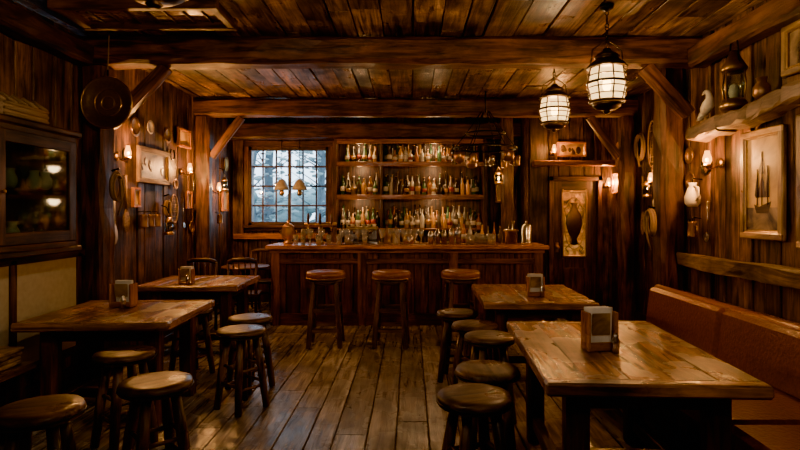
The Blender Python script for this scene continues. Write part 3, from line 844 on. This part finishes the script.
def snowshoe(M, h=.6, w=.24):
    m = MB('snowshoe', M)
    m.ring((0, 0, 0), .5, .012, W_LOG, 'z', sx=w, sy=h)
    P = [(-.5 * w * math.cos(a), .5 * h * math.sin(a)) for a in (.3, .6, .9, -.2, -.6, -.9)]
    for (x, y) in P: m.tube([(x, y, .0), (-x, y, .0)], .004, ROPE, 4); m.tube([(x, y, 0), (-x, -y * .6, 0)], .003, ROPE, 4)
    m.tube([(0, -h * .5, 0), (0, -h * .72, 0)], .012, W_LOG, 6)
    for k in (-1, 0, 1): m.tube([(k * w * .25, -h * .42, 0), (k * w * .25, h * .42, 0)], .003, ROPE, 4)
    m.tube([(0, h * .5, 0), (0, h * .5, -.02)], .006, BLACK, 5)
    return m.done()
snowshoe(WL(6.95, 1.6) @ Matrix.Translation((0, 0, .02)), .36, .2); snowshoe(WA(7.05, 2.45) @ Matrix.Translation((0, 0, .03)), .6, .25)
def coil(M, r=.12, drop=.3):
    m = MB('rope_coil', M)
    for k in range(6): m.ring((U(-.01, .01), -drop * .5 + U(-.015, .015), .03 + k * .008), r + U(-.01, .01), .009, ROPE, 'z', sy=1.4)
    m.tube([(0, 0, .0), (0, .02, .07)], .01, BLACK, 6)
    m.tube([(0, -.08, .08), (.02, -drop, .085), (.01, -drop - .12, .05)], .01, ROPE, 6)
    return m.done()
coil(WL(5.1, 1.95, XL + .285), .09); coil(WA(7.4, 2.6)); coil(WR(5.4, 1.6, XR - .3), .09); coil(WL(6.7, 1.76), .06)
def plate(M, r=.11, mat=CREAM):
    m = MB('wall_plate', M)
    m.lathe([(r * .5, .004), (r * .65, .01), (r, .03), (r * .98, .034), (r * .62, .018), (r * .5, .014)], mat, seg=24)
    m.ring((0, 0, .03), r * .8, .003, BRASS); return m.done()
plate(WR(5.14, 1.86), .09, COPPER); plate(WR(5.16, 2.1), .08, BRASS); plate(WA(8.2, 2.5), .13, COPPER); plate(WA(6.7, 1.45), .12); plate(WL(8.9, 2.35), .12, BRASS)
plate(WL(5.4, 2.35), .1, BRASS); plate(WL(5.95, 2.5), .11, COPPER); plate(WL(6.75, 2.52), .1, BRASS); plate(WL(5.36, 1.9), .08, COPPER); plate(WL(6.98, 1.92), .07, COPPER)
plate(WL(7.5, 1.35), .09, COPPER); plate(WL(6.3, 2.55), .08)
def tankard(M):
    m = MB('hanging_tankard', M)
    T = frameM((0, -.1, .08), (1, 0, 0), (0, 0, -1), (0, 1, 0))
    m.lathe([(.045, -.07), (.045, -.06), (.038, .06), (.042, .07), (.036, .07), (.034, -.05)], COPPER, T, 14)
    m.tube([(.04, -.14, .08), (.085, -.13, .08), (.085, -.07, .08), (.038, -.06, .08)], .007, COPPER, 6)
    m.tube([(0, 0, 0), (0, .01, .08), (0, -.03, .08)], .005, BLACK, 6); return m.done()
for y in (6.04, 6.2, 6.36): tankard(WL(y, 1.56))
tankard(WR(5.0, 1.5)); tankard(WL(8.45, 1.55)); tankard(WA(6.45, 1.7))
def horseshoe(M, r=.07):
    m = MB('horseshoe', M)
    m.tube([(r * math.sin(a) * .9, -r * math.cos(a), .012) for a in [(-2.5 + 5 * i / 14) for i in range(15)]], .01, BLACK, 6)
    m.tube([(0, -r, .0), (0, -r, .02)], .005, BRASS, 6); return m.done()
horseshoe(WL(5.8, 2.18)); horseshoe(WR(4.9, 1.98)); horseshoe(WL(6.92, 2.3))
def ladle(M, L_=.45):
    m = MB('hanging_ladle', M)
    m.tube([(0, 0, 0), (0, 0, .03), (0, -L_ * .5, .025), (0, -L_, .03)], .006, STEEL, 6)
    m.lathe([(.005, -.03), (.03, -.022), (.042, 0), (.038, 0)], STEEL, frameM((0, -L_ - .02, .045), (1, 0, 0), (0, 1, 0), (0, 0, 1)), 12); return m.done()
ladle(WL(7.57, 2.1)); ladle(WA(6.55, 2.3), .35); ladle(WR(4.84, 1.65), .3); ladle(WL(7.2, 1.75), .35)

m = MB('hanging_copper_pan', frameM((-2.72, 4.88, 2.54), (1, 0, 0), (0, 0, 1), (0, -1, 0)))
m.lathe([(.1, -.005), (.19, .0), (.225, .03), (.235, .04), (.22, .045), (.18, .018), (.1, .012), (.002, .016)], BRASS, seg=36, tint=.8)
for r in (.06, .12): m.ring((0, 0, .018), r, .006, BRASS)
m.ring((0, 0, .04), .228, .01, BRASS)
m.tube([(0, .23, .02), (0, .3, .02)], .008, BLACK, 6); m.tube([(0, .29, .02), (0, .62, 0)], .006, ROPE, 6)
m.done()
def jug(M):
    m = MB('hanging_jug', M)
    T = frameM((0, -.14, .09), (1, 0, 0), (0, 0, -1), (0, 1, 0))
    m.lathe([(.04, -.11), (.065, -.08), (.07, -.02), (.045, .05), (.03, .08), (.04, .11), (.034, .11), (.024, .08)], CREAM, T, 16)
    m.tube([(.05, -.2, .09), (.11, -.16, .09), (.1, -.08, .09), (.035, -.06, .09)], .01, CREAM, 8)
    m.tube([(0, 0, 0), (0, .01, .09), (0, -.04, .09)], .006, BLACK, 6)
    return m.done()
jug(WR(4.98, 1.86)); jug(WA(6.75, 1.85))
m = MB('driftwood_shelf')
P = [(XR - .17, 4.85, 2.25), (XR - .17, 4.4, 2.28), (XR - .16, 4.0, 2.3), (XR - .17, 3.6, 2.34), (XR - .16, 3.1, 2.36)]
for a, b in zip(P[:-1], P[1:]): m.beam(a, b, .2, .12, W_LOG, .014, .1, tint=.7)
m.done()
m = MB('ship_lantern', Matrix.Translation((XR - .2, 4.25, 2.366)) @ Matrix.Scale(1.4, 4))
m.lathe([(.07, 0), (.075, .02), (.06, .05), (.05, .06)], BRASS, seg=14, tint=.6); m.lathe([(.05, .06), (.06, .13), (.045, .21)], CABGLASS, seg=14)
m.lathe([(.06, .21), (.07, .23), (.04, .28), (.02, .33)], BRASS, seg=14, tint=.6)
for k in range(4):
    a = k * pi / 2 + .4; m.tube([(math.cos(a) * .06, math.sin(a) * .06, .03), (math.cos(a) * .07, math.sin(a) * .07, .13), (math.cos(a) * .06, math.sin(a) * .06, .22)], .005, BRASS, 5)
m.tube([(0, -.05, .24), (0, -.03, .38), (0, .03, .38), (0, .05, .24)], .005, BLACK, 5); m.ball((0, 0, .1), .03, CREAM, (1, 1, 1.6), 8)
m.done()
m = MB('clay_jar', Matrix.Translation((XR - .17, 3.96, 2.375)))
m.lathe([(.04, 0), (.06, .05), (.06, .1), (.03, .14), (.04, .17)], COPPER, seg=16); m.done()
m = MB('carved_bird_figure', Matrix.Translation((XR - .17, 4.7, 2.33)))
m.lathe([(.05, 0), (.055, .015), (.02, .03), (.015, .06)], W_LOG, seg=12)
m.tube([(0, .06, .08), (0, .02, .12), (0, -.03, .16), (0, -.05, .21), (0, -.03, .26), (0, .0, .275)], [.012, .045, .05, .03, .02, .022], BONE, 10)
m.tube([(0, 0, .275), (0, .035, .275), (0, .07, .26)], [.02, .012, .003], BONE, 8)
m.tube([(0, .05, .1), (0, .11, .06), (0, .16, .05)], [.03, .02, .006], BONE, 8)
m.done()
m = MB('mounted_fish', WA(8.0, 1.3) @ Matrix.Translation((0, 0, .05)))
m.lathe([(.01, -.24), (.05, -.18), (.08, -.05), (.065, .08), (.025, .2), (.02, .23)], CREAM, frameM((0, 0, 0), (.8, 0, 0), (0, 0, -.5), (0, 1, 0)), 14)
m.raw([(0, .21, .006), (-.08, .32, .006), (.08, .32, .006), (0, .21, -.006), (-.08, .32, -.006), (.08, .32, -.006)], [(0, 2, 1), (3, 4, 5), (0, 1, 4, 3), (1, 2, 5, 4), (2, 0, 3, 5)], CREAM)
m.box((0, 0, -.035), (.2, .62, .02), W_DARK)
m.done()

# ------------------------------------------------------------------ world + portal
w = bpy.data.worlds.new('daylight'); scene.world = w; w.use_nodes = True
bg = w.node_tree.nodes['Background']; bg.inputs[0].default_value = (.58, .79, 1, 1); bg.inputs[1].default_value = 4.0
pl = bpy.data.lights.new('window_portal', 'AREA'); pl.shape = 'RECTANGLE'; pl.size = ww; pl.size_y = wh; pl.cycles.is_portal = True
po = bpy.data.objects.new('window_portal', pl); po.location = (cx, YB + .1, cz); po.rotation_euler = (-pi / 2, 0, 0); col.objects.link(po)

# ------------------------------------------------------------------ camera
cam = bpy.data.cameras.new('camera'); co = bpy.data.objects.new('camera', cam); col.objects.link(co)
cam.sensor_width = 36; cam.lens = 24.3; cam.shift_x = -.0125; cam.shift_y = -.01625
co.location = (0, 0, 1.56); co.rotation_euler = (pi / 2, 0, 0); cam.clip_start = .05
scene.camera = co
scene.view_settings.view_transform = 'AgX'
scene.view_settings.look = 'AgX - Punchy'
scene.view_settings.exposure = 1.3
